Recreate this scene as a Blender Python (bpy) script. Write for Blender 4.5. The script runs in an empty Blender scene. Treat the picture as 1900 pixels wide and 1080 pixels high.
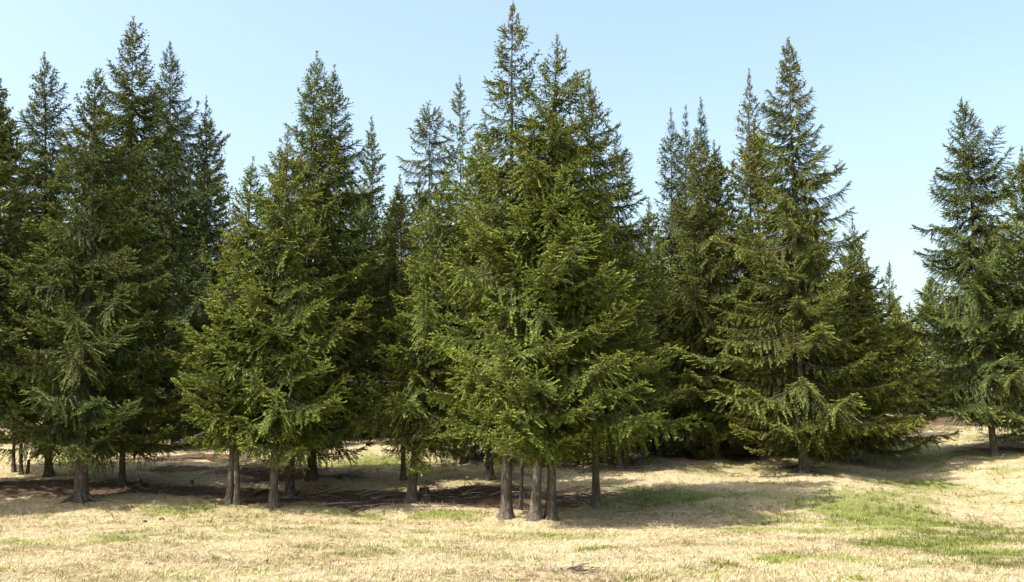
import bpy, math, random
import numpy as np
from mathutils import Vector, Matrix, Euler

random.seed(7); rng = np.random.default_rng(7)
sc = bpy.context.scene
COL = sc.collection
R = math.radians

# ------------------------------------------------------------------ camera, sky, sun, exposure
F = 1900.0; PITCH = R(10.0); CAMZ = 1.65
cd = bpy.data.cameras.new('camera'); cam = bpy.data.objects.new('camera', cd); COL.objects.link(cam)
cam.location = (0, 0, CAMZ); cam.rotation_euler = (R(90) + PITCH, 0, 0)
cd.sensor_width = 36.0; cd.lens = 36.0 * F / 1900.0; cd.clip_end = 6000; cd.clip_start = 0.1
sc.camera = cam

SUN_EL = R(52); LIGHT = Vector((11.0, 6.2, 0)).normalized()      # the way the shadows run on the ground
w = bpy.data.worlds.new('World'); sc.world = w; w.use_nodes = True
nt = w.node_tree; nt.nodes.clear()
sky = nt.nodes.new('ShaderNodeTexSky'); sky.sky_type = 'NISHITA'; sky.sun_disc = False
sky.sun_elevation = SUN_EL
sky.sun_rotation = math.atan2(-LIGHT.x, -LIGHT.y)
sky.altitude = 500; sky.air_density = 1.55; sky.dust_density = 6.4; sky.ozone_density = 1.0
bg = nt.nodes.new('ShaderNodeBackground'); bg.inputs['Strength'].default_value = 0.15
out = nt.nodes.new('ShaderNodeOutputWorld')
nt.links.new(sky.outputs[0], bg.inputs[0]); nt.links.new(bg.outputs[0], out.inputs[0])

sd = bpy.data.lights.new('sun', 'SUN'); sd.energy = 4.5; sd.angle = R(0.53); sd.color = (1.0, 0.95, 0.86)
sun = bpy.data.objects.new('sun', sd); COL.objects.link(sun)
ldir = Vector((LIGHT.x * math.cos(SUN_EL), LIGHT.y * math.cos(SUN_EL), -math.sin(SUN_EL)))
sun.rotation_euler = ldir.to_track_quat('-Z', 'Y').to_euler(); sun.location = (-30, -20, 40)

sc.view_settings.view_transform = 'Standard'; sc.view_settings.look = 'None'
sc.view_settings.exposure = 1.16; sc.view_settings.gamma = 1.0; sc.view_settings.use_curve_mapping = False
sc.cycles.max_bounces = 5; sc.cycles.diffuse_bounces = 3; sc.cycles.transmission_bounces = 3
sc.cycles.transparent_max_bounces = 4; sc.cycles.use_denoising = True; sc.cycles.denoiser = 'OPENIMAGEDENOISE'; sc.cycles.denoising_input_passes = 'RGB_ALBEDO_NORMAL'; sc.cycles.denoising_prefilter = 'ACCURATE'

# ------------------------------------------------------------------ terrain and pixel helpers
def hash2(ix, iy, s):
    h = (ix.astype(np.int64) * 374761393 + iy.astype(np.int64) * 668265263 + s * 974634777) & 0xffffffff
    h = ((h ^ (h >> 13)) * 1274126177) & 0xffffffff
    return ((h ^ (h >> 16)) & 0xffff) / 65535.0
def vnoise(x, y, s=0):
    ix = np.floor(x); iy = np.floor(y); fx = x - ix; fy = y - iy
    fx = fx * fx * (3 - 2 * fx); fy = fy * fy * (3 - 2 * fy)
    a = hash2(ix, iy, s); b = hash2(ix + 1, iy, s); c = hash2(ix, iy + 1, s); d = hash2(ix + 1, iy + 1, s)
    return (a * (1 - fx) + b * fx) * (1 - fy) + (c * (1 - fx) + d * fx) * fy
def fbm(x, y, s=0, o=4):
    v = 0; amp = .5
    for i in range(o):
        v = v + amp * vnoise(x * 2 ** i + 17.3 * i, y * 2 ** i - 9.1 * i, s + i); amp *= .5
    return v / (1 - .5 ** o)
def sst(a, b, x):
    t = np.clip((x - a) / (b - a), 0, 1); return t * t * (3 - 2 * t)
YS = np.linspace(-3000, 3000, 60001)
SL = 0.125 * sst(29.5, 37, YS) * (1 - sst(74, 100, YS))
ZS = np.cumsum(SL) * (YS[1] - YS[0])
def ground(x, y, fine=True):
    x = np.asarray(x, float); y = np.asarray(y, float)
    z = np.interp(y, YS, ZS)
    near = sst(16, 26, y) * (1 - sst(80, 140, np.hypot(x, y - 45)))
    z = z - 0.38 * np.exp(-((x - (17.5 + (y - 45) * .05)) / 3.0) ** 2) * sst(24, 40, y) * (1 - sst(60, 85, y))
    z = z + near * (fbm(x * .13 + 3, y * .17, 3, 3) - .5) * .55
    z = z + .55 * sst(19, 28, x) * sst(36, 50, y)
    # low mounds of litter round the trunks of the middle group, a hollow behind the front edge on the left
    z = z - .30 * np.exp(-((x + 9) / 9) ** 2 - ((y - 41.5) / 2.2) ** 2)
    z = z + .30 * np.exp(-((x + 6.2) / 2.6) ** 2 - ((y - 40.5) / 1.4) ** 2)
    if fine:
        z = z + (fbm(x * 1.1, y * 1.1, 11, 3) - .5) * .16 * sst(6, 12, y) * (1 - sst(70, 100, np.hypot(x, y - 30)))
        z = z + (fbm(x * 2.9, y * 2.9, 13, 2) - .5) * .10 * sst(6, 12, y) * (1 - sst(45, 60, np.hypot(x, y - 30)))
    return z
def gz(x, y): return float(ground(np.array([x]), np.array([y]))[0])
CP, SP = math.cos(PITCH), math.sin(PITCH)
def ray(px, py):
    a = (px - 950) / F; b = (540 - py) / F
    return Vector((a, CP - b * SP, SP + b * CP))
def on_ground(px, py):
    d = ray(px, py); t = np.arange(8, 160, .05)
    i = np.argmax(CAMZ + d.z * t < ground(d.x * t, d.y * t)); p = d * float(t[i])
    return Vector((p.x, p.y, gz(p.x, p.y)))
def at_depth(px, py, y):
    d = ray(px, py); t = y / d.y
    return Vector((d.x * t, y, CAMZ + d.z * t))
def base_at(px, y):
    x = (px - 950) / F * y
    for _ in range(4):
        z = gz(x, y); x = (px - 950) / F * (y * CP + (z - CAMZ) * SP)
    return Vector((x, y, gz(x, y)))

# ------------------------------------------------------------------ materials
def mat(name):
    m = bpy.data.materials.new(name); m.use_nodes = True
    n = m.node_tree.nodes; b = n['Principled BSDF']
    return m, n, m.node_tree.links, b
def mixc(n, l, fac, a, b, blend='MIX'):
    x = n.new('ShaderNodeMix'); x.data_type = 'RGBA'; x.blend_type = blend
    for i, v in ((0, fac), (6, a), (7, b)):
        if isinstance(v, (int, float)): x.inputs[i].default_value = v
        elif isinstance(v, tuple): x.inputs[i].default_value = (*v, 1)
        else: l.new(v, x.inputs[i])
    return x.outputs[2]
def ramp(n, l, fac, stops):
    r = n.new('ShaderNodeValToRGB'); l.new(fac, r.inputs[0])
    e = r.color_ramp.elements
    while len(e) < len(stops): e.new(.5)
    for el, (p, c) in zip(e, stops):
        el.position = p; el.color = (*c, 1) if len(c) == 3 else c
    return r.outputs[0]
def noise(n, l, vec, scale, det=4, rough=.6, dist=0):
    t = n.new('ShaderNodeTexNoise'); t.inputs['Scale'].default_value = scale
    t.inputs['Detail'].default_value = det; t.inputs['Roughness'].default_value = rough
    t.inputs['Distortion'].default_value = dist
    if vec is not None: l.new(vec, t.inputs['Vector'])
    return t.outputs['Fac']
def foliage(name, inner, mid, tip, wood=(.075, .062, .05)):
    m, n, l, b = mat(name)
    a = n.new('ShaderNodeAttribute'); a.attribute_name = 'Col'
    s = n.new('ShaderNodeSeparateColor'); l.new(a.outputs['Color'], s.inputs[0])
    oi = n.new('ShaderNodeObjectInfo')
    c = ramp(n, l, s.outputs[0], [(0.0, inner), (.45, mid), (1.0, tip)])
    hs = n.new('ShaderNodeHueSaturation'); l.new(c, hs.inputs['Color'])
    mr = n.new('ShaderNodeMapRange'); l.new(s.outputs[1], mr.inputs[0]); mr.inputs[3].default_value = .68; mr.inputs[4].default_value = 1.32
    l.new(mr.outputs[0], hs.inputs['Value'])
    mr2 = n.new('ShaderNodeMapRange'); l.new(oi.outputs['Random'], mr2.inputs[0]); mr2.inputs[3].default_value = .484; mr2.inputs[4].default_value = .514
    l.new(mr2.outputs[0], hs.inputs['Hue'])
    c2 = mixc(n, l, s.outputs[2], hs.outputs[0], wood)
    l.new(c2, b.inputs['Base Color']); b.inputs['Roughness'].default_value = .55
    b.inputs['Specular IOR Level'].default_value = .25
    tr = n.new('ShaderNodeBsdfTranslucent'); l.new(c2, tr.inputs[0])
    ms = n.new('ShaderNodeMixShader'); ms.inputs[0].default_value = .16
    l.new(b.outputs[0], ms.inputs[1]); l.new(tr.outputs[0], ms.inputs[2])
    l.new(ms.outputs[0], n['Material Output'].inputs[0])
    return m
FOL = {
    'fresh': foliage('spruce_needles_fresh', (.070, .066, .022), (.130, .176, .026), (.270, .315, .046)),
    'deep':  foliage('spruce_needles_deep_shaded', (.056, .056, .020), (.092, .128, .024), (.200, .240, .042)),  # dark green needles; the colour also carries the left group's shade
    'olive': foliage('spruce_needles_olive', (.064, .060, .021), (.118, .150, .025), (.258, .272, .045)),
    'shade_blue':  foliage('spruce_needles_shade_bluish', (.056, .060, .028), (.098, .138, .046), (.185, .228, .066)),  # bluish cast of the shaded far spruces, put into the needle colour
}
def bark(name, c0, c1, c2):
    m, n, l, b = mat(name)
    tc = n.new('ShaderNodeTexCoord')
    mp = n.new('ShaderNodeMapping'); mp.inputs['Scale'].default_value = (1, 1, .35); l.new(tc.outputs['Object'], mp.inputs[0])
    f1 = noise(n, l, mp.outputs[0], 14, 6, .7, .4)
    f2 = noise(n, l, tc.outputs['Object'], 2.2, 3)
    v = n.new('ShaderNodeTexVoronoi'); v.inputs['Scale'].default_value = 22; l.new(mp.outputs[0], v.inputs['Vector'])
    c = ramp(n, l, f1, [(.28, c0), (.52, c1), (.75, c2)])
    c = mixc(n, l, f2, c, (.10, .105, .07), 'MIX') if name == 'x' else c
    cc = n.new('ShaderNodeMapRange'); l.new(f2, cc.inputs[0]); cc.inputs[1].default_value = .5; cc.inputs[2].default_value = .72; cc.inputs[4].default_value = .45
    c = mixc(n, l, cc.outputs[0], c, (.17, .18, .13))
    l.new(c, b.inputs['Base Color']); b.inputs['Roughness'].default_value = .9
    b.inputs['Specular IOR Level'].default_value = .15
    bp = n.new('ShaderNodeBump'); bp.inputs['Strength'].default_value = .8; bp.inputs['Distance'].default_value = .03
    ad = n.new('ShaderNodeMath'); ad.operation = 'ADD'; l.new(f1, ad.inputs[0]); l.new(v.outputs[0], ad.inputs[1])
    l.new(ad.outputs[0], bp.inputs['Height']); l.new(bp.outputs[0], b.inputs['Normal'])
    return m
BARK = bark('bark_grey_brown', (.032, .025, .019), (.085, .07, .056), (.215, .19, .16))
DEAD = bark('dead_wood', (.12, .105, .09), (.25, .225, .195), (.42, .39, .35))
ROTTEN = bark('dark_rotten_wood', (.03, .022, .016), (.075, .055, .04), (.15, .115, .085))
STONE = bark('lichen_stone', (.12, .12, .11), (.24, .235, .22), (.4, .39, .37))
CONE, n_, l_, b_ = mat('spruce_cone'); b_.inputs['Base Color'].default_value = (.11, .058, .03, 1); b_.inputs['Roughness'].default_value = .7

def ground_mat():
    m, n, l, b = mat('meadow')
    tc = n.new('ShaderNodeTexCoord'); P = tc.outputs['Object']
    a = n.new('ShaderNodeAttribute'); a.attribute_name = 'Col'
    s = n.new('ShaderNodeSeparateColor'); l.new(a.outputs['Color'], s.inputs[0])
    f1 = noise(n, l, P, 26, 5, .75, .6); f2 = noise(n, l, P, 5.0, 5, .65); f3 = noise(n, l, P, .7, 4, .6); f4 = noise(n, l, P, 9.5, 3, .7, .3)
    straw = ramp(n, l, f1, [(.25, (.26, .20, .118)), (.5, (.47, .395, .245)), (.75, (.62, .55, .37))])
    straw = mixc(n, l, f2, straw, ramp(n, l, f2, [(.35, (.33, .23, .12)), (.65, (.60, .50, .30))]))
    green = ramp(n, l, f1, [(.25, (.10, .115, .03)), (.55, (.19, .215, .055)), (.8, (.31, .305, .11))])
    gm = n.new('ShaderNodeMath'); gm.operation = 'MULTIPLY_ADD'; l.new(f2, gm.inputs[0]); gm.inputs[1].default_value = 1.8; gm.inputs[2].default_value = -.9
    ga = n.new('ShaderNodeMath'); ga.operation = 'ADD'; l.new(s.outputs[0], ga.inputs[0]); l.new(gm.outputs[0], ga.inputs[1]); ga.use_clamp = True
    straw = mixc(n, l, .75, straw, ramp(n, l, f4, [(.36, (.50, .46, .40)), (.5, (1, 1, 1)), (.66, (1.25, 1.25, 1.25))]), 'MULTIPLY')
    c = mixc(n, l, ga.outputs[0], straw, green)
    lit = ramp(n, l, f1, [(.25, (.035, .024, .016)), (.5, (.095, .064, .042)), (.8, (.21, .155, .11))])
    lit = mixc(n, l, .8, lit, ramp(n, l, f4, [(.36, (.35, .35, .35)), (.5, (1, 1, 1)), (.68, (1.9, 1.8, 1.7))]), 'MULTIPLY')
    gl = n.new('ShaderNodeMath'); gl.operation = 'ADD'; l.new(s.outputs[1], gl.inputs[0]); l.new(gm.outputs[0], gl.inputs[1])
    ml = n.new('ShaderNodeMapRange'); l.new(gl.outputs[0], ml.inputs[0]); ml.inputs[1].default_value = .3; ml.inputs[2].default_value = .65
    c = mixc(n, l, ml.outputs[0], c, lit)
    l.new(c, b.inputs['Base Color']); b.inputs['Roughness'].default_value = .95; b.inputs['Specular IOR Level'].default_value = .1
    bp = n.new('ShaderNodeBump'); bp.inputs['Strength'].default_value = 1.0; bp.inputs['Distance'].default_value = .07
    ad = n.new('ShaderNodeMath'); ad.operation = 'MULTIPLY_ADD'; l.new(f2, ad.inputs[0]); ad.inputs[1].default_value = 1.5; l.new(f1, ad.inputs[2])
    l.new(ad.outputs[0], bp.inputs['Height']); l.new(bp.outputs[0], b.inputs['Normal'])
    return m
GROUND = ground_mat()
def grass_mat():
    m, n, l, b = mat('grass_blades')
    a = n.new('ShaderNodeAttribute'); a.attribute_name = 'Col'
    l.new(a.outputs['Color'], b.inputs['Base Color']); b.inputs['Roughness'].default_value = .8; b.inputs['Specular IOR Level'].default_value = .15
    tr = n.new('ShaderNodeBsdfTranslucent'); l.new(a.outputs['Color'], tr.inputs[0])
    ms = n.new('ShaderNodeMixShader'); ms.inputs[0].default_value = .25
    l.new(b.outputs[0], ms.inputs[1]); l.new(tr.outputs[0], ms.inputs[2]); l.new(ms.outputs[0], n['Material Output'].inputs[0])
    return m
GRASS = grass_mat()

# ------------------------------------------------------------------ mesh helpers
def mesh_from(name, V, faces4=None, faces3=None, col=None, mats=(), smooth=False, mi4=None):
    me = bpy.data.meshes.new(name)
    V = np.asarray(V, np.float32)
    q = np.zeros((0, 4), np.int32) if faces4 is None or len(faces4) == 0 else np.asarray(faces4, np.int32)
    t = np.zeros((0, 3), np.int32) if faces3 is None or len(faces3) == 0 else np.asarray(faces3, np.int32)
    me.vertices.add(len(V)); me.vertices.foreach_set('co', V.ravel())
    idx = np.concatenate([q.ravel(), t.ravel()])
    me.loops.add(len(idx)); me.loops.foreach_set('vertex_index', idx)
    me.polygons.add(len(q) + len(t))
    st = np.concatenate([np.arange(len(q)) * 4, len(q) * 4 + np.arange(len(t)) * 3]).astype(np.int32)
    me.polygons.foreach_set('loop_start', st)
    if mi4 is not None: me.polygons.foreach_set('material_index', np.asarray(mi4, np.int32))
    if smooth: me.polygons.foreach_set('use_smooth', np.ones(len(q) + len(t), bool))
    me.update(calc_edges=True)
    if col is not None:
        at = me.attributes.new('Col', 'FLOAT_COLOR', 'POINT')
        c4 = np.ones((len(V), 4), np.float32); c4[:, :3] = col
        at.data.foreach_set('color', c4.ravel())
    for m in mats: me.materials.append(m)
    return me
def link(name, data, parent=None):
    o = bpy.data.objects.new(name, data); COL.objects.link(o)
    if parent: o.parent = parent
    return o
def tag(o, label, cat, group=None):
    o['label'] = label; o['category'] = cat
    if group: o['group'] = group
    return o
def tube(pts, rad, nseg=6, wob=None):
    """rings along pts -> V, quads (tip closed by a small radius)"""
    pts = [Vector(p) for p in pts]; V = []; Q = []
    up = Vector((0, 0, 1))
    for i, p in enumerate(pts):
        d = (pts[min(i + 1, len(pts) - 1)] - pts[max(i - 1, 0)]).normalized()
        a = d.cross(up)
        if a.length < .1: a = d.cross(Vector((1, 0, 0)))
        a.normalize(); b = d.cross(a)
        for k in range(nseg):
            th = 2 * math.pi * k / nseg
            r = rad[i] * (wob(i, th) if wob else 1)
            V.append(p + (a * math.cos(th) + b * math.sin(th)) * r)
    for i in range(len(pts) - 1):
        for k in range(nseg):
            Q.append((i * nseg + k, i * nseg + (k + 1) % nseg, (i + 1) * nseg + (k + 1) % nseg, (i + 1) * nseg + k))
    V += [pts[0], pts[-1]]
    T = []
    n0 = len(V) - 2
    for k in range(nseg):
        T.append((n0, (k + 1) % nseg, k)); T.append((n0 + 1, (len(pts) - 1) * nseg + k, (len(pts) - 1) * nseg + (k + 1) % nseg))
    return [tuple(v) for v in V], Q, T
def join(parts):
    V = []; Q = []; T = []
    for v, q, t in parts:
        o = len(V); V += v; Q += [tuple(i + o for i in f) for f in q]; T += [tuple(i + o for i in f) for f in t]
    return V, Q, T

# ------------------------------------------------------------------ tree positions (pixel of base or depth, pixel of top)
# name key, base px, base py or None, depth or None, top px, top py, half width px, crown bottom py, tint, options, label
TREES = [
 ('big_left', 150, 928, None, 178, 128, 160, 820, 'deep', dict(roots=6, trunk=.36, prof=.56), 'broad spruce with thick pale flaring trunk, front of the left group'),  # dark tint stands in for shade falling on this tree
 ('left_tall', 225, 900, None, 248, 32, 150, 822, 'deep', dict(cones=.5, prof=.56), 'tallest dark spruce of the left group, dense cone-hung top'),
 ('left_back', 322, None, 57, 315, 78, 135, 760, 'shade_blue', dict(open=.4, prof=.56), 'spruce with open feathery top just right of the tallest left one'),
 ('left_slim', 386, None, 58, 383, 178, 100, 780, 'shade_blue', dict(), 'slim spruce bluish with shade ending the left group beside the sky gap'),
 ('left_second', 90, 882, None, 82, 98, 125, 818, 'deep', dict(trunk=.26, prof=.56), 'dark pointed spruce near the left picture edge, second from left'),
 ('left_edge', -12, None, 42, -2, 145, 128, 740, 'deep', dict(), 'spruce cut by the left picture edge, only its right boughs showing'),
 ('thin_a', 26, 876, None, 30, 330, 75, 770, 'deep', dict(trunk=.12, slim=1), 'thin stemmed young spruce, left of two close stems at far left'),
 ('thin_b', 38, 880, None, 48, 300, 80, 765, 'deep', dict(trunk=.13, slim=1), 'thin stemmed young spruce, right of two close stems at far left'),
 ('mid_left', 424, 934, None, 470, 292, 112, 810, 'fresh', dict(trunk=.2), 'smaller spruce with paired dark stems left of the yellow-green spruce'),
 ('mid_left_b', 440, 936, None, 437, 380, 84, 805, 'fresh', dict(trunk=.17), 'short spruce whose stem stands tight against its paired neighbour'),
 ('mid_front', 508, 942, None, 534, 238, 150, 816, 'fresh', dict(trunk=.24, extra=[(346, 612, 655), (400, 545, 610), (690, 566, 665), (400, 775, 770), (640, 715, 760), (455, 512, 590), (590, 575, 640)]), 'yellow-green spruce with long sweeping boughs, front of the middle left clump'),
 ('mid_tall', 537, 918, None, 588, 97, 142, 820, 'fresh', dict(trunk=.25, open=.25, prof=.56), 'tall spruce rising highest in the middle left clump'),
 ('mid_twin', 578, 890, None, 621, 120, 140, 825, 'deep', dict(trunk=.3, prof=.56), 'spruce with thin second spire right of the middle left clump top'),
 ('gap_narrow', 692, None, 62, 690, 215, 62, 640, 'shade_blue', dict(slim=1), 'lone narrow spire standing in the sky gap left of centre'),
 ('gap_thin', 748, 890, None, 742, 325, 92, 755, 'olive', dict(trunk=.17, dead=14), 'spruce on thin straight stem with bare grey lower twigs'),
 ('gap_flat', 800, None, 55, 796, 202, 96, 560, 'olive', dict(open=1, flat=1), 'open flat-topped spruce with visible dark stem left of the giant'),
 ('gap_spire', 858, None, 60, 853, 140, 75, 600, 'shade_blue', dict(slim=1, open=1), 'thin see-through spire between flat-topped spruce and the tallest one'),
 ('centre_left', 763, 930, None, 835, 318, 142, 825, 'fresh', dict(trunk=.27, extra=[(770, 880, 800), (765, 760, 740)]), 'spruce with hanging left boughs nearly hiding its grey leaning trunk'),
 ('centre_back', 908, 890, None, 885, 240, 130, 790, 'fresh', dict(trunk=.28), 'spruce half hidden behind the central clump, trunk left of the stems'),
 ('giant', 940, 962, None, 952, -6, 190, 800, 'fresh', dict(trunk=.29, cones=1.0, open=.8), 'tallest spruce of all, its coned tip cut by the top edge'),
 ('centre_thin', 966, 946, None, 985, 250, 95, 760, 'deep', dict(trunk=.1), 'thin stemmed spruce squeezed between the trunks of the central clump'),
 ('centre_main', 992, 965, None, 1034, 68, 215, 808, 'fresh', dict(trunk=.27, extra=[(910, 700, 705), (1000, 800, 770), (1075, 640, 640)]), 'spruce with long bare leader just right of the tallest tip'),
 ('centre_front', 1022, 963, None, 1030, 175, 222, 792, 'fresh', dict(trunk=.25, extra=[(1060, 720, 730), (1125, 580, 610)]), 'dense broad spruce filling the front of the central clump'),
 ('centre_right', 1106, 940, None, 1093, 130, 172, 812, 'deep', dict(trunk=.22, cones=.4), 'dark spruce on the shaded right side of the central clump'),
 ('centre_far', 1150, None, 48, 1145, 232, 118, 800, 'deep', dict(open=.3), 'pale tipped spruce stepping down right behind the central clump'),
 ('right_blue_a', 1248, None, 56, 1245, 200, 90, 780, 'shade_blue', dict(slim=1), 'slender spruce bluish with shade, left of the trio right of the gap'),
 ('right_blue_b', 1275, None, 58, 1272, 196, 84, 780, 'shade_blue', dict(slim=1), 'slender spruce bluish with shade, middle of the trio right of the gap'),
 ('right_blue_c', 1305, None, 55, 1300, 182, 90, 780, 'shade_blue', dict(slim=1), 'slender spruce bluish with shade, tallest and right of the trio past the gap'),
 ('right_olive', 1327, 850, None, 1292, 240, 125, 800, 'olive', dict(trunk=.25, roots=5, dead=10), 'ragged olive spruce with reddish root foot and dead grey twigs'),
 ('right_sparse', 1395, None, 53, 1390, 128, 90, 780, 'olive', dict(open=.6, cones=.5), 'narrow sparse spruce close left of the tall right-hand one'),
 ('right_main', 1490, 877, None, 1463, 68, 188, 815, 'olive', dict(trunk=.27, cones=.8, open=.2, roots=4, extra=[(1640, 785, 770), (1682, 790, 745), (1610, 640, 640), (1335, 705, 700), (1560, 800, 790), (1400, 770, 770), (1660, 720, 700)]), 'tall coned spruce right of centre standing on open grass'),
 ('right_side', 1572, None, 51, 1578, 470, 150, 825, 'olive', dict(trunk=.15, prof=.6), 'lower spruce with boughs to the ground beside the tall coned one'),
 ('far_right_a', 1610, None, 82, 1607, 480, 38, 740, 'shade_blue', dict(slim=1), 'small distant spruce top, left of two beyond the right gap'),
 ('far_right_b', 1652, None, 84, 1650, 484, 38, 740, 'shade_blue', dict(slim=1, open=1), 'small distant spruce top, right of two beyond the right gap'),
 ('far_right_c', 1668, None, 77, 1665, 560, 52, 765, 'fresh', dict(), 'small yellowish spruce low in the gap on the right'),
 ('edge_main', 1845, 845, None, 1784, 182, 150, 765, 'deep', dict(trunk=.27, dead=10, prof=.6), 'isolated tall spruce by the right picture edge with dark bare trunk'),
 ('edge_last', 1915, None, 55, 1896, 272, 120, 800, 'deep', dict(), 'spruce cut by the right picture edge behind the isolated one'),
 ('edge_shade', 1738, None, 76, 1728, 512, 80, 770, 'deep', dict(), 'low shaded spruce filling the space left of the isolated right one'),
]
FILL = []
frng = random.Random(5)
for px in range(-260, 1640, 58):
    FILL.append((px + frng.uniform(-20, 20), frng.uniform(61, 76) if px < 780 else frng.uniform(52, 70), frng.uniform(385, 480), 'back'))
for px in range(-300, 2000, 75):
    FILL.append((px + frng.uniform(-20, 20), frng.uniform(74, 92), frng.uniform(470, 540) if px < 1600 else frng.uniform(560, 600), 'deep'))
FILL += [(p_, d_, t_, 'back') for p_, d_, t_ in ((130, 62, 190), (55, 63, 270), (285, 64, 215), (352, 62, 268), (205, 66, 210), (500, 61, 300), (640, 62, 320), (664, 66, 338), (728, 64, 345), (770, 62, 318), (905, 52, 250), (1178, 54, 410), (1215, 54, 365), (1345, 56, 262), (1425, 55, 225), (1520, 56, 330), (860, 50, 400), (1080, 50, 350), (1160, 50, 420), (1225, 53, 450), (1400, 55, 500), (262, 56, 560), (330, 57, 520), (420, 58, 540), (560, 57, 500), (845, 53, 520), (885, 51, 480))]
FILL += [(-450, 34, 60, 'side'), (-110, 41, 60, 'side'), (-70, 60, 150, 'side'), (-330, 33.5, 160, 'side'), (1975, 50, 240, 'side'), (2050, 54, 200, 'side'), (1835, 74, 420, 'back'), (1785, 79, 520, 'back'), (1872, 66, 400, 'back'), (1700, 84, 560, 'back'), (1668, 88, 535, 'back'), (1625, 78, 520, 'back')]

# trees of the ranks that stand wholly hidden behind the others are left out
HIDDEN = set([0, 1, 2, 3, 4, 6, 7, 10, 12, 13, 14, 15, 20, 21, 24, 25, 28, 33, 34, 35, 36, 37, 38, 39, 40, 41, 42, 43, 44, 45, 46, 47, 48, 49, 50, 51, 52, 53, 54, 55, 56, 57, 58, 61, 62, 63])
FILL = [f for i, f in enumerate(FILL) if i not in HIDDEN]

for i, t in enumerate(TREES):
    t = list(t)
    b = on_ground(t[1], t[2]) if t[2] else base_at(t[1], t[3])
    TREES[i] = (t, b)
FRONT_BASES = np.array([(b.x, b.y, max(1.5, t[6] / F * b.y)) for t, b in TREES])

# ------------------------------------------------------------------ ground
def px_of(x, y, z):
    v = np.stack([x, y, z - CAMZ]); dep = v[1] * CP + v[2] * SP; up = -v[1] * SP + v[2] * CP
    return 950 + F * v[0] / dep, 540 - F * up / dep
def P2(px, py):
    p = on_ground(px, py); return p.x, p.y
GREEN = [(-13, 48, 6, 4, .45), (-6, 49, 4, 4, .55), (-20, 50, 4, 3, .35), (-16, 41.5, 5, 1.5, .4), (12.5, 25.0, 4.5, 8.0, .42), (12.8, 36.0, 2.6, 5.0, .4), (11.6, 34.0, 1.3, 4.0, .45), (10.7, 27.0, 1.4, 4.0, .40), (9.6, 22.0, 1.5, 3.0, .35), (14.8, 29.0, 2.0, 3.0, .35), (15.4, 40.5, 2.6, 2.6, .6), (12.5, 19.0, 2.5, 2.0, .3)]     # (x, y, rx, ry, strength): damp green places in the meadow
for px, py, rx, ry, s in [(1690, 1000, 1.3, 2.4, .5), (1650, 960, 1.2, 2.0, .5), (1700, 900, 2.2, 2.4, .6), (1620, 1040, 2.0, 1.4, .4), (1830, 985, 2.4, 2.0, .4), (1690, 1070, 1.8, 1.5, .5), (1830, 1060, 2.2, 1.2, .35), (1500, 985, 2.6, 1.4, .35), (1420, 975, 2.2, 1.0, .35),
                          (300, 990, 1.6, .7, .6), (370, 1015, 1.2, .5, .4), (500, 1020, 1.8, .8, .6), (450, 1030, .8, .5, .5), (455, 1048, .5, .4, .6), (90, 1010, 1.5, .6, .3), (1110, 1025, .8, .5, .6), (1060, 1000, 2.0, .8, .6), (650, 958, 3.5, 1.2, .7), (520, 945, 3.0, .9, .6), (330, 940, 3, .8, .45),
                          (700, 860, 3.2, 3.0, .75), (400, 905, 1.4, 1.2, .7), (300, 880, 2.4, 1.5, .5), (1180, 930, 3.0, 2.2, .75), (1000, 990, 4.0, 1.0, .6), (1270, 925, 3.5, 1.2, .5), (1600, 850, 2.5, 2.5, .6), (1740, 850, 3.5, 2.5, .6), (1700, 810, 4, 6, .55), (100, 850, 3, 2, .4), (820, 955, 1.8, .8, .5), (1200, 960, 1.5, 1.0, .4)]:
    x, y = P2(px, py); GREEN.append((x, y, rx, ry, s))
LITTER = []
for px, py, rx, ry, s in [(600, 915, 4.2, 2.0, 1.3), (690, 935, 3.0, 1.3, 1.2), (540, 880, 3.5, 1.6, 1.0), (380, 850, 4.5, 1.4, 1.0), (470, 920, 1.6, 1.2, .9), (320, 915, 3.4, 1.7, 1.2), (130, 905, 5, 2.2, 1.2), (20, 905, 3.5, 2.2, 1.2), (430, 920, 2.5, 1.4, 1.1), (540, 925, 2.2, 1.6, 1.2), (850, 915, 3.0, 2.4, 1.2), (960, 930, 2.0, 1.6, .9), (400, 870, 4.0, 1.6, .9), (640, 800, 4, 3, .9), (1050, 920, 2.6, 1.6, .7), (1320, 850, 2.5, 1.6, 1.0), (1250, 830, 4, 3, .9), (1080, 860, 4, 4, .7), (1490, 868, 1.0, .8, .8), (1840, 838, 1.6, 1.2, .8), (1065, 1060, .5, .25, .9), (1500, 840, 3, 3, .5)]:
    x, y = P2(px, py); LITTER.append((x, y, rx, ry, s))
def cover(x, y):
    x0, y0 = x, y
    x = x + (fbm(x * .5, y * .5, 51, 3) - .5) * 4.0; y = y + (fbm(x0 * .5 + 40, y * .5, 52, 3) - .5) * 4.0
    g = (fbm(x * .55, y * .8, 31, 4) - .5) * 1.9 - .04 + .30 * (fbm(x * .1, y * .1, 40, 2) - .5) + .10 * sst(4, 14, x)
    for cx, cy, rx, ry, s in GREEN:
        g = g + .85 * s * np.exp(-((x - cx) / rx) ** 2 - ((y - cy) / ry) ** 2)
    li = np.zeros_like(x)
    for cx, cy, rx, ry, s in LITTER:
        li = np.maximum(li, s * np.exp(-(((x - cx) / rx) ** 2 + ((y - cy) / ry) ** 2) ** 1.5))
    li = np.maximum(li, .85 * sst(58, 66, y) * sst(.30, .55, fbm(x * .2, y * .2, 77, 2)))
    return np.clip(g, 0, 1), np.clip(li + (fbm(x * .9, y * .9, 61, 3) - .5) * .5 * (li > .05), 0, 1)
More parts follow.
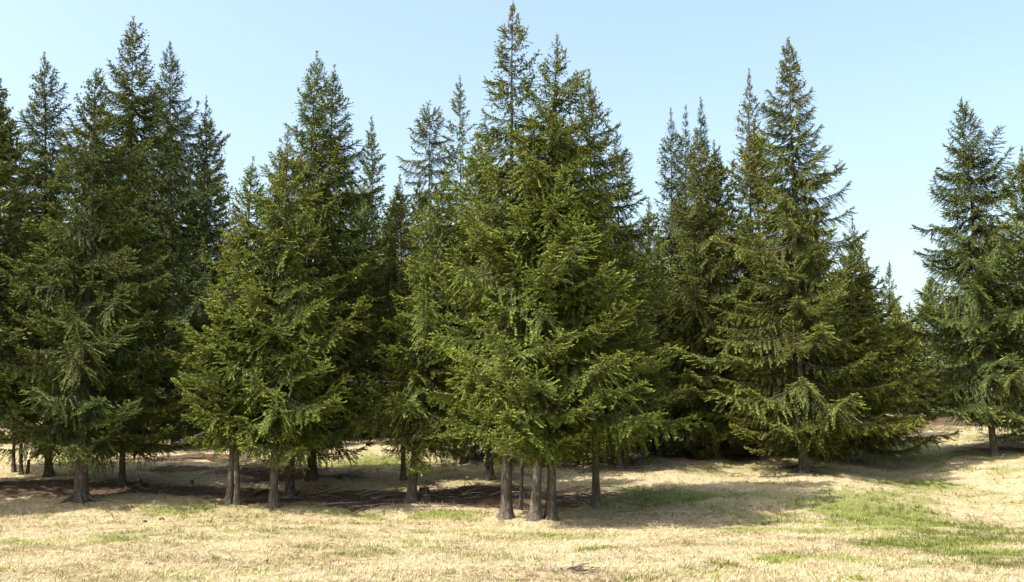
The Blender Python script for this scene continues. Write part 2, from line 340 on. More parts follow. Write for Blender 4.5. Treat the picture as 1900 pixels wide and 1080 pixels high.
def axis(lo, hi, step, far):
    a = list(np.arange(lo, hi + 1e-6, step)); s = step; v = hi
    while v < far: s *= 1.35; v += s; a.append(v)
    s = step; v = lo
    while v > -far: s *= 1.35; v -= s; a.insert(0, v)
    return np.array(a)
ax = axis(-24, 30, .17, 3000); ay = axis(12, 62, .17, 3000)
X, Y = np.meshgrid(ax, ay); Z = ground(X, Y)
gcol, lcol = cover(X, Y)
nx, ny = len(ax), len(ay)
ii = np.arange(nx * ny).reshape(ny, nx)
Qd = np.stack([ii[:-1, :-1], ii[:-1, 1:], ii[1:, 1:], ii[1:, :-1]], -1).reshape(-1, 4)
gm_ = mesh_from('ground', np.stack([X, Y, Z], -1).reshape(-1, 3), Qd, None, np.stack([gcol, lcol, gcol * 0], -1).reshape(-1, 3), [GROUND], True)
go = link('ground', gm_); go['kind'] = 'structure'; go['label'] = 'dry straw coloured meadow with green damp patches and needle litter'

# ------------------------------------------------------------------ spruce boughs
def unit(v): return v / np.maximum(np.linalg.norm(v, axis=-1, keepdims=True), 1e-6)
def make_bough(L, seed, sl=.115, sw=.0155, gap2=.078, gap3=.045, hang=.5, wood_seg=5, cross=True, deep=False):
    r = np.random.default_rng(seed)
    a = r.uniform(.20, .40); bq = r.uniform(.26, .46); yw = r.uniform(-.10, .10); y2 = r.uniform(-.05, .05); w1 = r.uniform(0, 6.28); w2 = r.uniform(.012, .03)
    def ax_(s):
        s = np.asarray(s, float)
        return np.stack([L * s * (1 - .05 * s), L * (yw * s * s + y2 * np.sin(5 * s)), L * (-a * s + bq * s ** 3 + w2 * np.sin(7 * s + w1) * s)], -1)
    p_, q_, c_ = [], [], []
    n2 = max(5, int(L * .93 / gap2))
    S = np.linspace(.07, .985, n2) + r.uniform(-.3, .3, n2) * (.9 / n2)
    S = np.clip(S, .03, .985)
    sec = []
    def twig(base, d, l2, s, h, side, depth):
        k3 = max(2, int(l2 / gap3)); ts = np.linspace(.10, 1, k3)
        bend = r.normal(0, .12)
        lat = np.array([-d[1], d[0], 0.0])
        def at(tt): return base + d * (tt[:, None] * l2) + lat * (bend * l2 * tt ** 2)[:, None] + np.stack([0 * tt, 0 * tt, -h * l2 * tt ** 1.6 + .16 * l2 * tt ** 4], -1)
        pts = at(ts)
        sec.append((base, pts))
        dirs = unit(np.gradient(pts, axis=0))
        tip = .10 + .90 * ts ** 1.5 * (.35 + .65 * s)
        for sgn in (-1, 1):
            lt = unit(np.cross(dirs, np.array([0, 0, 1.0]))) * sgn
            aa = R(46) + r.uniform(-.35, .35, k3)
            dd = dirs * np.cos(aa)[:, None] + lt * np.sin(aa)[:, None] + r.normal(0, .24, (k3, 3)) + np.array([0, 0, -.10])
            ln = sl * r.uniform(.5, 1.3, k3) * (1.1 - .4 * ts)
            keep = r.random(k3) < .88
            p_.append(pts[keep]); q_.append((pts + unit(dd) * ln[:, None])[keep])
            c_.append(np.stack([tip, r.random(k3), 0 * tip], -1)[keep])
        p_.append(pts); q_.append(pts + unit(dirs + r.normal(0, .12, (k3, 3))) * sl * .8)
        c_.append(np.stack([tip, r.random(k3), 0 * tip], -1))
        if depth and l2 > .42:
            for tt in np.arange(.28, .86, .17 / l2):
                for sg in (-1, 1):
                    if r.random() < .25: continue
                    tb = at(np.array([tt]))[0]; aa = R(r.uniform(35, 60)); l_ = np.array([-d[1], d[0], r.uniform(-.5, .1)]) * sg
                    d3 = d * math.cos(aa) + l_ / np.linalg.norm(l_) * math.sin(aa) + np.array([0, 0, -h * .5])
                    twig(tb, d3 / np.linalg.norm(d3), l2 * (1.05 - tt) * r.uniform(.35, .7) + .05, min(1, s + .1), h * .8, side, 0)
    for s in S:
        for side in (-1, 1):
            if r.random() < .16: continue
            l2 = min(.60, .33 * L * (1 - s) ** .62 + .11) * (0.5 + .5 * min(1, s / .2)) * r.uniform(.55, 1.25)
            s1 = float(np.clip(s + r.normal(0, .02), .03, .985))
            base = ax_(s1); t0 = unit(ax_(min(1, s1 + .03)) - ax_(s1 - .03))
            ang = R(r.uniform(38, 62)); lat = np.array([-t0[1], t0[0], 0]); lat = lat / np.linalg.norm(lat) * side
            fi = r.normal(-.05, .38 if L < 1.2 else .24 if L < 2 else .17); lat = lat * math.cos(fi) + np.cross(lat * side, t0) * -math.sin(fi)
            twig(base, t0 * math.cos(ang) + lat * math.sin(ang), l2, s1, hang * r.uniform(.5, 1.5) * (1.35 - 1.05 * s1), side, 1 if deep else 0)
    m = max(6, int(L / .03)); s = np.linspace(.40, 1, m)
    pts = ax_(s); dd = unit(np.gradient(pts, axis=0)) * .8 + r.normal(0, .55, (m, 3)) + np.array([0, 0, .12])
    p_.append(pts); q_.append(pts + unit(dd) * sl); c_.append(np.stack([.3 + .7 * s, r.random(m), 0 * s], -1))
    p = np.concatenate(p_); q = np.concatenate(q_); c = np.concatenate(c_)
    d = unit(q - p); N = len(p)
    nn = np.array([.30, 0, 1.0]) + r.normal(0, .28, (N, 3)); nn = unit(nn - d * np.sum(nn * d, 1, keepdims=True))
    up = np.cross(d, nn); up = up * np.where(up[:, :1] < 0, -1, 1); vv = nn * .75
    mid = p + (q - p) * .45; wd = (sw * r.uniform(.7, 1.3, N))[:, None]
    V = np.stack([p, mid + up * wd, q, mid - up * wd, mid + vv * wd, mid - vv * wd], 1).reshape(-1, 3)
    o = np.arange(N)[:, None] * 6
    # the face across the shoot looks up, the one along it looks outward
    fl = (np.sum(np.cross(V[1::6] - V[0::6], V[2::6] - V[0::6]) * nn, 1) < 0)
    Q1 = np.where(fl[:, None], o + np.array([0, 3, 2, 1]), o + np.array([0, 1, 2, 3]))
    fl = (np.sum(np.cross(V[4::6] - V[0::6], V[2::6] - V[0::6]) * up, 1) < 0)
    Q2 = np.where(fl[:, None], o + np.array([0, 5, 2, 4]), o + np.array([0, 4, 2, 5]))
    Q = np.concatenate([Q1, Q2]) if cross else np.where((np.arange(N) % 2 == 0)[:, None], Q1, Q2)
    C = np.repeat(c, 6, 0)
    # wood: axis and twigs
    wp = [tube([ax_(x) for x in np.linspace(0, .995, wood_seg)], list((.007 * L + .006) * (1 - np.linspace(0, .85, wood_seg))), 4)]
    wv, wq, wt = join(wp)
    k = len(V); V = np.concatenate([V, np.array(wv)]); Q = np.concatenate([Q, np.array(wq) + k])
    C = np.concatenate([C, np.tile([.3, .5, 1.0], (len(wv), 1))])
    if sec:     # thin flat twig blades
        sb = np.array([x[0] for x in sec]); sm = np.array([x[1][len(x[1]) // 2] for x in sec]); se = np.array([x[1][-1] for x in sec])
        wd = unit(np.cross(se - sb, np.tile([0, 0, 1.0], (len(sb), 1)))) * .004
        tv = np.stack([sb - wd, sb + wd, sm + wd * .7, sm - wd * .7, se + wd * .4, se - wd * .4], 1).reshape(-1, 3); k = len(V)
        o = np.arange(len(sb))[:, None] * 6 + k
        V = np.concatenate([V, tv]); Q = np.concatenate([Q, o + np.array([0, 1, 2, 3]), o + np.array([3, 2, 4, 5])])
        C = np.concatenate([C, np.tile([.3, .5, .9], (len(tv), 1))])
    return V.astype(np.float32), Q.astype(np.int32), C.astype(np.float32)

LENS = [.5, .9, 1.5, 2.3, 3.2, 4.2]
NV = 4
FINE = {}; COARSE = {}; FINE_MESH = {}
for li, L in enumerate(LENS):
    for v in range(NV):
        FINE[L, v] = make_bough(L, 100 + li * 10 + v, hang=.45 + .28 * v, **(dict(gap2=.12, gap3=.065, sw=.019) if L < 1 else {}))
        V_, Q_, C_ = FINE[L, v]
        FINE_MESH[L, v] = mesh_from('bough', V_, Q_, None, C_, [FOL['fresh']])
        COARSE[L, v] = make_bough(L, 300 + li * 10 + v, sl=.22, sw=.036, gap2=.17, gap3=.15, hang=.45 + .28 * v, wood_seg=2, cross=False, deep=False)
        if L <= .5: COARSE[L, v] = make_bough(L, 300 + li * 10 + v, sl=.16, sw=.03, gap2=.13, gap3=.10, hang=.4, wood_seg=2, cross=False, deep=False)
def make_dead(L, seed):
    r = random.Random(seed); parts = []
    pts = [Vector((L * s, L * .06 * math.sin(4 * s + seed), -L * .28 * s + L * .1 * s * s)) for s in (0, .25, .5, .75, 1)]
    parts.append(tube(pts, [.014, .011, .008, .006, .003], 4))
    for k in range(int(14 * L)):
        s = r.uniform(.2, 1); p = Vector((L * s, L * .06 * math.sin(4 * s + seed), -L * .28 * s + L * .1 * s * s))
        d = Vector((r.uniform(.2, .8), r.choice((-1, 1)) * r.uniform(.4, 1), r.uniform(-.6, .1))).normalized() * r.uniform(.12, .42)
        q = p + d * .6 + Vector((0, 0, r.uniform(-.04, .03)))
        parts.append(tube([p, q, p + d], [.005, .004, .002], 3))
    V, Q, T = join(parts)
    return mesh_from('dead_branch', V, Q, T, None, [DEAD])
DEADS = [make_dead(l, i) for i, l in enumerate((.9, 1.3, 1.7, 2.1))]

def branch_list(H, zb, Rm, seed, lean=(0, 0), open_=0, slim=0, dens=1.0, prof=.70, flat=0):
    r = random.Random(seed); out = []
    h = zb; ph = r.uniform(0, 6.28); open0 = open_
    lop = r.uniform(.05, .16); la = r.uniform(0, 6.28)
    while h < H - .25:
        t = (h - zb) / (H - zb); open_ = open0 * (1 - float(sst(.78, .9, t)))
        e = flat * .34 * t; rad = Rm * ((1 - e) * (1 - t) ** (prof - .06 + .22 * t) + e) * (.64 + .36 * min(1, t / .10)) + .10
        rad *= 1 + (.10 + .10 * open_) * math.sin(h * 1.9 + seed) + .07 * math.sin(h * 4.3 + seed * 2.1)
        n = 5
        rad *= 1 - .42 * float(sst(.80, 1.0, t))
        if open_ and r.random() < .6 * open_: n -= 2
        for k in range(n):
            az = ph + k * 6.283 / n + r.uniform(-.35, .35)
            lob = 1 + .13 * math.sin(3 * az + h * .8 + seed) + .10 * math.sin(2 * az - h * 1.3 + 2 * seed)
            L = rad * r.uniform(.66 - .12 * open_, 1.24 + .1 * open_) * lob * (1 + lop * math.cos(az - la))
            L = min(L, 1.25 * Rm)
            pit = (-10 + 18 * t + 42 * max(0, t - .6) / .4) + r.uniform(-9, 9)
            hh = h + r.uniform(-.15, .15)
            out.append((hh, az, L, pit, r.randrange(NV), r.uniform(-18, 18)))
        ph += 2.4 + r.uniform(-.3, .3)
        step = (.50 - .22 * t) / dens * (1 + .55 * open_) * max(.55, min(1, H / 16))
        h += step * r.uniform(.8, 1.2)
    return out
def bmat(hh, az, L, pit, roll, lean, Lt):
    s = L / Lt
    M = Matrix.Translation((lean[0] * hh, lean[1] * hh, hh)) @ Matrix.Rotation(az, 4, 'Z') @ Matrix.Rotation(-R(pit), 4, 'Y') @ Matrix.Rotation(R(roll), 4, 'X')
    return M @ Matrix.Diagonal((s, .5 * s + .5 * min(s, 1.1), .5 * s + .5 * min(s, 1.1), 1)) if s > 1 else M @ Matrix.Scale(s, 4)
def pick(L):
    return min(LENS, key=lambda x: abs(math.log(L / x)))
def merged(blist, lib, lean, H, name, tint, cones=0, seed=0):
    Vs, Qs, Cs = [], [], []; k = 0
    r = np.random.default_rng(seed)
    for hh, az, L, pit, v, roll in blist:
        Lt = pick(L); V, Q, C = lib[Lt, v]
        M = np.array(bmat(hh, az, L, pit, roll, lean, Lt), np.float32)
        Vs.append(V @ M[:3, :3].T + M[:3, 3]); Qs.append(Q + k); C2 = C.copy(); C2[:, 1] = np.clip(C[:, 1] * .8 + r.uniform(-.15, .3), 0, 1); Cs.append(C2); k += len(V)
    # the leader: shoots pressed round the tip
    n = 46; hs = np.sort(H - .9 * r.random(n) ** 1.3)
    p = np.stack([lean[0] * hs, lean[1] * hs, hs], -1)
    an = r.random(n) * 6.28; up_ = r.uniform(.5, 1.6, n)
    d = unit(np.stack([np.cos(an), np.sin(an), up_], -1)) * (r.uniform(.06, .16, n))[:, None]
    u = unit(np.cross(d, [0, 0, 1.0])) * .016; vv = unit(np.cross(d, u)) * .016; mid = p + d * .45; q = p + d
    V = np.stack([p, mid + u, q, mid - u, mid + vv, mid - vv], 1).reshape(-1, 3); o = np.arange(n)[:, None] * 6
    Vs.append(V); Qs.append(np.concatenate([o + np.array([0, 1, 2, 3]), o + np.array([0, 4, 2, 5])]) + k)
    Cs.append(np.repeat(np.stack([np.full(n, .75), r.random(n), np.zeros(n)], -1), 6, 0)); k += len(V)
    mi = np.zeros(sum(len(x) for x in Qs), np.int32); mats = [FOL[tint]]
    if cones:
        # long brown cones hanging under the tips of the upper boughs
        cv, cq = [], []; kk = k
        tops = [b for b in blist if b[0] > H * .62]
        for hh, az, L, pit, v, roll in tops:
            for _ in range(np.random.default_rng(int(hh * 1000) % 9999).poisson(2.2 * cones)):
                s = r.uniform(.45, .98)
                M = bmat(hh, az, L, pit, roll, lean, L)
                c = M @ Vector((L * s, r.uniform(-.15, .15) * L, L * (-.22 * s + .2 * s ** 3) - .03)); ln = r.uniform(.10, .17); rd = .024
                base = len(cv)
                for zz, rr in ((0, .5), (-.4, 1), (-1, .3)):
                    for q4 in range(4):
                        cv.append((c.x + math.cos(q4 * 1.571) * rd * rr, c.y + math.sin(q4 * 1.571) * rd * rr, c.z + zz * ln))
                for ring in (0, 1):
                    for q4 in range(4):
                        cq.append((base + ring * 4 + q4, base + ring * 4 + (q4 + 1) % 4, base + ring * 4 + 4 + (q4 + 1) % 4, base + ring * 4 + 4 + q4))
        if cv:
            Vs.append(np.array(cv)); Qs.append(np.array(cq) + kk); Cs.append(np.tile([.5, .5, 0], (len(cv), 1)))
            mi = np.concatenate([mi, np.ones(len(cq), np.int32)]); mats.append(CONE)
    return mesh_from(name, np.concatenate(Vs), np.concatenate(Qs), None, np.concatenate(Cs), mats, False, mi)
def trunk_mesh(H, r0, lean, seed, seg=14, rings=22, flare=.7):
    rr = random.Random(seed); ph = rr.uniform(0, 6.28); lob = rr.choice((4, 5, 6)); ph2 = rr.uniform(0, 6.28)
    hs = [-.35, -.05, .12, .3, .6, 1.0] + [1.0 + (H - 1.0) * (i / (rings - 5)) for i in range(1, rings - 4)]
    pts, rad = [], []
    for h in hs:
        pts.append((lean[0] * h + .02 * math.sin(h * .8 + ph), lean[1] * h + .02 * math.sin(h * .9 + ph2), h))
        rad.append(max(.008, r0 * ((1 - max(0, h) / H) ** .9)) * (1 + flare * math.exp(-max(h, -.1) / .28)))
    def wob(i, th):
        e = math.exp(-max(hs[i], 0) / .35)
        return 1 + .30 * flare * e * math.cos(lob * th + ph) + .05 * math.sin(3 * th + hs[i] * 2) + .04 * math.sin(7 * th + hs[i] * 3 + ph)
    V, Q, T = tube(pts, rad, seg, wob)
    return mesh_from('trunk', V, Q, T, None, [BARK], True)

def bough_obj(parent, tint, hh, az, L, pit, v, roll, lean):
    Lt = pick(L)
    o = bpy.data.objects.new('bough', FINE_MESH[Lt, v]); COL.objects.link(o); o.parent = parent
    o.matrix_local = bmat(hh, az, L, pit, roll, lean, Lt)
    if tint != 'fresh':
        o.material_slots[0].link = 'OBJECT'; o.material_slots[0].material = FOL[tint]
    return o

GROUPS = 'spruces at the meadow edge'
for ti, (t, b) in enumerate(TREES):
    key, bpx, bpy_, dep, tx, ty, hw, cb, tint, op, label = t
    top = at_depth(tx, ty, b.y); H = top.z - b.z
    lean = (max(-.09, min(.09, (top.x - b.x) / H)), 0.0)
    zb = max(.7, at_depth(bpx, cb, b.y).z - b.z)
    dist = (b - Vector((0, 0, CAMZ))).length
    Rm = hw / F * dist
    print('TREE %-14s x=%.1f y=%.1f z=%.2f H=%.1f zb=%.1f R=%.1f lean=%.3f' % (key, b.x, b.y, b.z, H, zb, Rm, (top.x - b.x) / H))
    root = link('spruce_tree', None); root.location = b; tag(root, label, 'tree', GROUPS)
    r0 = .62 * op.get('trunk', .2)
    tr = link('trunk', trunk_mesh(H, r0, lean, ti, flare=.75 if op.get('roots') else .62), root)
    bl = branch_list(H, zb + .25, Rm, 40 + ti, lean, op.get('open', 0), op.get('slim', 0), 1.0, op.get('prof', .70), op.get('flat', 0))
    near = dist < 60 and key not in ('left_edge',)
    big = [x for x in bl if near and x[2] > 1.05]
    if len(big) > 210:
        big = sorted(big, key=lambda x: -x[2])[:210]
    bs = set(id(x) for x in big)
    small = [x for x in bl if id(x) not in bs]
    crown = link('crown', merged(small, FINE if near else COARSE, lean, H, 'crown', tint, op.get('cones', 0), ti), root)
    for x in big: bough_obj(crown, tint, x[0], x[1], x[2], x[3], x[4], x[5], lean)
    for (ex, ey, sy) in op.get('extra', []):
        s = at_depth(bpx, sy, b.y) - b; e = at_depth(ex, ey, b.y - 1.2) - b
        v = e - Vector((lean[0] * s.z, 0, s.z)); L = v.length
        bough_obj(crown, tint, s.z, math.atan2(v.y, v.x), L * 1.05, math.degrees(math.asin(v.z / L)), ti % NV, 0, lean)
    rr = random.Random(ti)
    if near:
        for k in range(op.get('dead', 9)):
            h = rr.uniform(max(.9, zb * .6), zb + 2.5); o = link('dead_branch', rr.choice(DEADS), tr)
            o.matrix_local = Matrix.Translation((lean[0] * h, 0, h)) @ Matrix.Rotation(rr.uniform(0, 6.28), 4, 'Z') @ Matrix.Rotation(R(rr.uniform(-10, 15)), 4, 'Y') @ Matrix.Scale(rr.choice((.3, .45, .7, 1)), 4)
    for k in range(op.get('roots', 0)):
        a = k * 6.283 / op['roots'] + rr.uniform(-.3, .3); ln = rr.uniform(.7, 1.3); pts = []
        for s in (0.1, .35, .6, .85, 1.1):
            d = r0 * .8 + ln * s * .7; x, y = math.cos(a + .2 * s) * d, math.sin(a + .2 * s) * d
            pts.append((x, y, gz(b.x + x, b.y + y) - b.z + max(-.06, .22 * (1 - s) ** 2 - .03 * s)))
        V, Q, T = tube(pts, [r0 * .42, r0 * .30, r0 * .2, r0 * .14, r0 * .06], 7)
        link('root', mesh_from('root', V, Q, T, None, [BARK], True), tr)

# ------------------------------------------------------------------ trees deeper in the wood: one model of each kind, copied
PROTO = []
for k in range(6):
    H0 = 14.0
    bl = branch_list(H0, .8 if k % 2 else 1.6, 2.5 + .25 * (k % 3), 900 + k, (0, 0), 0, 0, .95)
    PROTO.append((H0, trunk_mesh(H0, .16, (0, 0), 800 + k, 8, 12), merged(bl, COARSE, (0, 0), H0, 'crown', ('deep', 'shade_blue', 'olive')[k % 3], 0, 700 + k)))
ZONES = [(-999, 0, 'beyond the left picture edge'), (0, 250, 'behind the far left trees'), (250, 420, 'behind the right left-group spruces'), (420, 640, 'behind the middle left clump'),
         (640, 780, 'in the gap left of centre'), (780, 900, 'behind the left of the centre'), (900, 1060, 'behind the central trunks'), (1060, 1200, 'behind the shaded right of the centre'),
         (1200, 1340, 'behind the ragged olive spruce'), (1340, 1500, 'behind the tall coned spruce'), (1500, 1640, 'right behind the low side spruce'), (1640, 1760, 'in the right-hand gap'), (1760, 1900, 'behind the isolated right spruce'), (1900, 9999, 'beyond the right picture edge')]
ORD = ['leftmost', 'second from left', 'third from left', 'fourth from left', 'fifth from left', 'sixth from left', 'seventh from left', 'eighth from left', 'ninth from left', 'tenth from left']
ADJ = {'back': 'shaded second-rank spruce', 'deep': 'dim spruce of the farthest rank'}
GRP = {'back': 'second rank of spruces', 'deep': 'deepest rank of spruces', 'side': 'spruces beyond the picture edges'}
def fill_label(px, kind):
    z = next(q for q in ZONES if q[0] <= px < q[1])
    if kind == 'side' or px < 0 or px >= 1900: return 'spruce standing ' + z[2] + ', at most stray boughs in view', 'side'
    same = sorted(f[0] for f in FILL if f[3] == kind and z[0] <= f[0] < z[1]); k = same.index(px)
    return '%s %s%s' % (ADJ[kind], z[2], '' if len(same) == 1 else ', ' + ('rightmost' if k == len(same) - 1 else ORD[k])), kind
for i, (px, dep, ty, kind) in enumerate(FILL):
    b = base_at(px, dep); top = at_depth(px, ty, dep); H = top.z - b.z
    H0, tm, cm = PROTO[i % 6]
    root = link('spruce_tree', None); root.location = b; lb, kd = fill_label(px, kind); tag(root, lb, 'tree', GRP[kd])
    s = H / H0; root.scale = (max(.8, min(1.25, s)) * frng.uniform(.9, 1.15),) * 2 + (s,); root.rotation_euler.z = frng.uniform(0, 6.28)
    link('trunk', tm, root); link('crown', cm, root)

# ------------------------------------------------------------------ grass
def grass(n, ylo, yhi, seed, hmin, hmax, wid, nb, dpow, keep_green=None):
    r = np.random.default_rng(seed)
    u = r.random(n); y = ylo * (yhi / ylo) ** (u ** dpow)
    x = (r.random(n) * 2 - 1) * (y * .56 + 1.5)
    g, li = cover(x, y)
    lump = fbm(x * 1.6, y * 1.6, 21, 3)
    ok = (r.random(n) > li * 1.3) & (r.random(n) < .35 + 1.1 * lump)
    x, y, g, lump = x[ok], y[ok], g[ok], lump[ok]; n = len(x)
    z = ground(x, y) - .01
    gg = np.repeat(np.clip((g - .5 + 1.3 * (fbm(x * 2.2, y * 2.2, 45, 3) - .5)) * 2.2 + .42 + r.normal(0, .1, n), .03, .92), nb)
    M = n * nb
    comb = fbm(x * .35, y * .35, 90, 2) * 12.0 + r.normal(0, .6, n)
    az = np.repeat(comb, nb) + r.normal(0, .8, M)
    isg = r.random(M) < gg
    el = np.where(isg, r.uniform(.5, 1.35, M), np.abs(r.normal(.35, .35, M)) + .06)
    ln = r.uniform(hmin, hmax, M) * np.repeat(.6 + .8 * lump, nb)
    p = np.repeat(np.stack([x, y, z], -1), nb, 0) + np.concatenate([r.normal(0, .04, (M, 2)), np.zeros((M, 1))], 1)
    d = np.stack([np.cos(az) * np.cos(el), np.sin(az) * np.cos(el), np.sin(el)], -1)
    m = p + d * ln[:, None] * .6; q = p + d * ln[:, None]; q[:, 2] -= ln * .16
    sdv = np.stack([-np.sin(az), np.cos(az), 0 * az], -1) * (wid * r.uniform(.6, 1.4, M))[:, None]
    m = m * .8 + p * .2
    V = np.stack([p, m + sdv, q, m - sdv], 1).reshape(-1, 3)
    o = np.arange(M)[:, None] * 4
    Q = o + np.array([0, 1, 2, 3]); T = np.zeros((0, 3), int)
    st = np.array([.53, .44, .285]); st2 = np.array([.36, .275, .16]); gr = np.array([.15, .19, .04]); gr2 = np.array([.27, .28, .08])
    tv = np.repeat(r.uniform(.62, 1.2, n), nb)[:, None]; tw = np.repeat(r.random(n), nb)[:, None]
    v1 = np.clip(tw * .75 + r.random((M, 1)) * .35, 0, 1); c = tv * np.where(isg[:, None], gr * (1 - v1) + gr2 * v1, (st * v1 + st2 * (1 - v1)) * r.uniform(.8, 1.25, (M, 1)))
    return V, Q, T, np.repeat(c, 4, 0)
A = [grass(54000, 11.5, 37, 1, .07, .17, .0065, 6, .85), grass(17000, 33, 70, 2, .10, .24, .012, 4, 1.0)]
k = 0; Vs, Qs, Ts, Cs = [], [], [], []
for V, Q, T, C in A:
    Vs.append(V); Qs.append(Q + k); Ts.append(T + k); Cs.append(C); k += len(V)
gr = link('grass', mesh_from('grass', np.concatenate(Vs), np.concatenate(Qs), np.concatenate(Ts), np.concatenate(Cs), [GRASS]))
gr['kind'] = 'stuff'; tag(gr, 'short matted straw and green grass blades on the meadow', 'grass')

# ------------------------------------------------------------------ dropped twigs and bark on the needle litter
tr_ = np.random.default_rng(55); n_t = 22000
x = tr_.uniform(-24, 20, n_t); y = tr_.uniform(33, 62, n_t); g_, li_ = cover(x, y); ok = tr_.random(n_t) < li_ * .9
x, y = x[ok], y[ok]; n_t = len(x); az = tr_.random(n_t) * 6.28; ln = tr_.uniform(.10, .55, n_t)
p = np.stack([x, y, ground(x, y) + .012], -1); d = np.stack([np.cos(az) * ln, np.sin(az) * ln, tr_.uniform(-.02, .10, n_t) * ln], -1)
sv = np.stack([-np.sin(az), np.cos(az), 0 * az], -1) * tr_.uniform(.007, .018, n_t)[:, None]; uv = np.array([0, 0, .012])
V = np.stack([p - sv, p + sv, p + d + sv * .4, p + d - sv * .4, p + uv, p + d + uv * .5], 1).reshape(-1, 3); o = np.arange(n_t)[:, None] * 6
tc_ = np.repeat(np.array([[.10, .06, .035]]) * tr_.uniform(.6, 2.6, (n_t, 1)) + tr_.uniform(0, .06, (n_t, 1)), 6, 0)
lt = link('forest_litter', mesh_from('forest_litter', V, np.concatenate([o + np.array([0, 4, 5, 3]), o + np.array([4, 1, 2, 5])]), None, tc_, [GRASS]))
lt['kind'] = 'stuff'; tag(lt, 'scattered brown twigs and bark bits on the forest floor', 'litter')

# ------------------------------------------------------------------ small things on the ground
def stump(px, py, h, r, label, m=ROTTEN, tilt=0, seed=0):
    b = on_ground(px, py); rr = random.Random(seed)
    hs = [-.15, 0, .08, h * .4, h * .75, h * .97]
    ph = rr.uniform(0, 6)
    V, Q, T = tube([(tilt * z, .1 * tilt * z, z) for z in hs], [r * 1.6, r * 1.5, r * 1.15, r, r * .95, r * .9], 12, lambda i, th: 1 + .12 * math.sin(3 * th + ph) + .08 * math.sin(5 * th + i))
    V = [list(v) for v in V]
    for k in range(12):    # broken, splintered rim
        V[5 * 12 + k][2] += rr.uniform(-.14, .14) * min(1, h)
    V[-1][2] -= .06 * h
    root = link('stump', None); root.location = b; tag(root, label, 'stump')
    link('stump_wood', mesh_from('stump_wood', V, Q, T, None, [m], False), root)
    for k in range(4):
        a = k * 1.6 + rr.uniform(0, .6); ln = r * rr.uniform(1.6, 2.6)
        pts = [(math.cos(a) * ln * s, math.sin(a) * ln * s, .05 * (1 - s) - .02 * s + gz(b.x + math.cos(a) * ln * s, b.y + math.sin(a) * ln * s) - b.z) for s in (.3, .7, 1.1)]
        v, q, t = tube(pts, [r * .4, r * .28, r * .1], 6); link('root', mesh_from('root', v, q, t, None, [m], True), root)
stump(51, 880, .62, .07, 'thin dark broken stub standing right of two close stems', ROTTEN, .03, 1)
stump(256, 903, .30, .13, 'low grey-brown weathered stump beside the litter on the left', BARK, .05, 2)
stump(631, 889, .20, .08, 'tiny dark stump on the litter mound left of centre', ROTTEN, .1, 3)
stump(357, 898, .16, .06, 'tiny dark stub on grass behind the left trunks', ROTTEN, 0, 4)
stump(790, 926, .40, .20, 'broken rotten stump among brushwood left of the central trunks', ROTTEN, -.15, 5)
def stick(pts_px, r, label, m, seed, name='fallen_branch', twigs=5):
    rr = random.Random(seed); P = [on_ground(*p) + Vector((0, 0, r * .8)) for p in pts_px]
    b = P[0].copy(); loc = [p - b for p in P]
    fine = []
    for i in range(len(loc) - 1):
        for s in (0, .5): fine.append(loc[i].lerp(loc[i + 1], s))
    fine.append(loc[-1])
    for p in fine:
        w_ = p + b; p.z = gz(w_.x, w_.y) - b.z + r * .7
    root = link(name, None); root.location = b; tag(root, label, 'branch')
    n = len(fine)
    V, Q, T = tube(fine, [r * (1 - .75 * i / (n - 1)) for i in range(n)], 7)
    link('limb', mesh_from('limb', V, Q, T, None, [m], True), root)
    for k in range(twigs):
        i = rr.randrange(1, n); p = fine[i]; d = Vector((rr.uniform(-1, 1), rr.uniform(-1, 1), rr.uniform(.1, .7))).normalized() * rr.uniform(.2, .55)
        V, Q, T = tube([p, p + d * .5 + Vector((0, 0, .03)), p + d], [r * .3, r * .22, r * .08], 4)
        link('twig', mesh_from('twig', V, Q, T, None, [m]), root)
stick([(600, 938), (650, 934), (690, 930)], .035, 'fallen dead branch lying on litter right of the middle clump', DEAD, 1)
stick([(655, 942), (710, 936), (748, 934)], .03, 'thin fallen branch lying below the leaning trunk left of centre', DEAD, 2)
stick([(805, 942), (840, 939), (872, 937)], .03, 'pale bare stick lying in front of brushwood left of centre', DEAD, 3, twigs=2)
stick([(828, 918), (862, 908), (890, 898)], .05, 'rotting limb on brown mound behind the central trunks', ROTTEN, 4)
stick([(470, 921), (486, 914), (498, 913)], .09, 'short dark log between paired stems and the yellow-green spruce', ROTTEN, 5, 'fallen_log', 2)
stick([(690, 925), (720, 920), (760, 915)], .03, 'bleached fallen branch with twigs in the litter hollow', DEAD, 6, twigs=7)
stick([(905, 958), (930, 955), (948, 966)], .02, 'short stick at the foot of the tallest spruce', DEAD, 7, twigs=2)
stick([(620, 800), (670, 803), (700, 800)], .06, 'grey windfall limb far back in the gap left of centre', DEAD, 8, twigs=8)
stick([(1195, 868), (1225, 864), (1250, 868)], .05, 'pale fallen limb in shade right of the central clump', DEAD, 9, twigs=4)
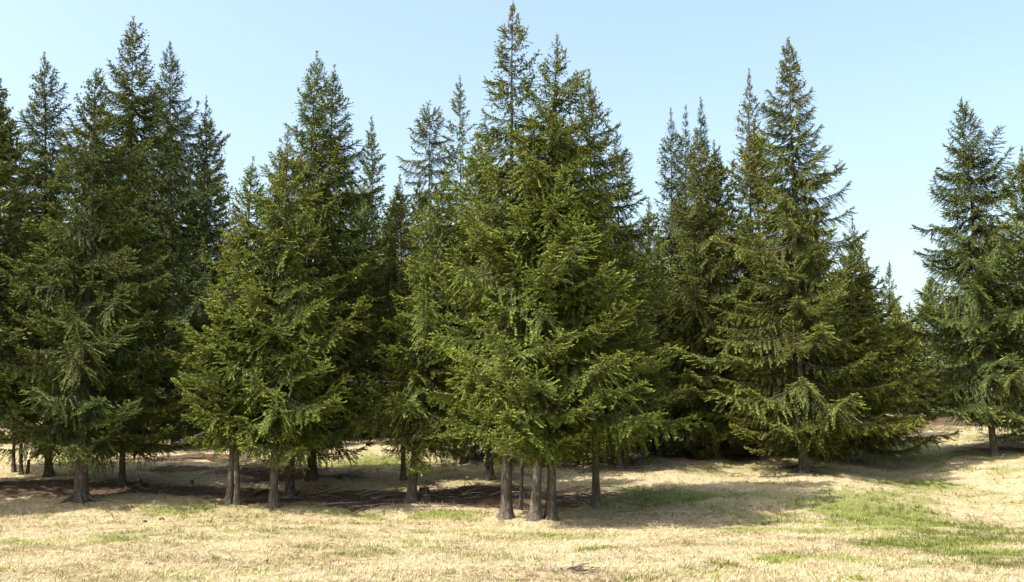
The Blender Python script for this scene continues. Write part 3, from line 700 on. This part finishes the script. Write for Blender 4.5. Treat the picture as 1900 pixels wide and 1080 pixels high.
# twig heap in the foreground meadow, brushwood under the trees
def heap_of(px, py, n, sx, sy, zh, lmin, lmax, rad, name, label, seed, mats):
    hb = on_ground(px, py); hr = random.Random(seed)
    heap = link(name, None); heap.location = hb; tag(heap, label, 'twigs')
    for k in range(n):
        x = hr.gauss(0, sx); y = hr.gauss(0, sy); a = hr.gauss(.2, .7); ln = hr.uniform(lmin, lmax)
        z = gz(hb.x + x, hb.y + y) - hb.z + hr.uniform(.015, zh)
        d = Vector((math.cos(a), math.sin(a), hr.uniform(-.1, .3))) * ln; p = Vector((x, y, z))
        V, Q, T = tube([p, p + d * .5 + Vector((0, 0, .04 * ln)), p + d], [rad, rad * .8, rad * .4], 4)
        link('twig', mesh_from('twig', V, Q, T, None, [mats[k % len(mats)]]), heap)
    return heap
heap = heap_of(1066, 1062, 34, .26, .10, .06, .12, .42, .007, 'twig_heap', 'small heap of dry brown twigs lying on the foreground meadow', 3, [ROTTEN, ROTTEN, DEAD])
heap_of(845, 930, 46, .9, .35, .30, .4, 1.4, .014, 'brushwood_heap', 'loose brushwood on brown litter left of the central trunks', 4, [ROTTEN, DEAD, ROTTEN])
heap_of(655, 925, 40, 1.1, .35, .18, .4, 1.3, .013, 'brushwood_heap', 'flat scatter of dead branches on litter mound right of middle clump', 5, [ROTTEN, DEAD])
heap_of(470, 882, 36, .9, .4, .35, .4, 1.5, .014, 'brushwood_heap', 'tangle of brushwood behind the paired stems', 6, [ROTTEN, BARK])
heap_of(735, 800, 40, 1.2, .5, .5, .5, 1.8, .018, 'brushwood_heap', 'grey brushwood far back in the gap left of centre', 7, [DEAD, ROTTEN])
p0 = (.06, 0, .05); V, Q, T = tube([p0, (.16, .02, .22), (.30, .03, .40)], [.008, .006, .002], 5)
link('twig', mesh_from('twig', V, Q, T, None, [DEAD]), heap)
def rock(px, py, r, label, m, seed, cat='stone', name='stone'):
    import bmesh
    bm = bmesh.new(); bmesh.ops.create_icosphere(bm, subdivisions=2, radius=r); rr = random.Random(seed)
    o1 = Vector((rr.uniform(0, 9), rr.uniform(0, 9), 0))
    for v in bm.verts:
        q = v.co / r
        f = 1 + .22 * math.sin(3.1 * q.x + o1.x) * math.cos(2.7 * q.y + o1.y) + .14 * math.sin(5 * q.z + 4 * q.x + o1.x)
        v.co = Vector((v.co.x * f * 1.2, v.co.y * f, v.co.z * f * .65))
    me = bpy.data.meshes.new(name); bm.to_mesh(me); bm.free(); me.materials.append(m)
    o = link(name, me); o.location = on_ground(px, py) + Vector((0, 0, r * .25)); o.rotation_euler.z = rr.uniform(0, 6); tag(o, label, cat)
rock(300, 965, .08, 'dark clod, right of two on the left meadow', ROTTEN, 3, 'clod', 'earth_clod')
rock(269, 969, .07, 'dark clod, left of two on the left meadow', ROTTEN, 4, 'clod', 'earth_clod')
import time as _t; print('TRIS', sum(len(m.loops) for m in bpy.data.meshes) // 2, 'OBJ', len(bpy.data.objects))
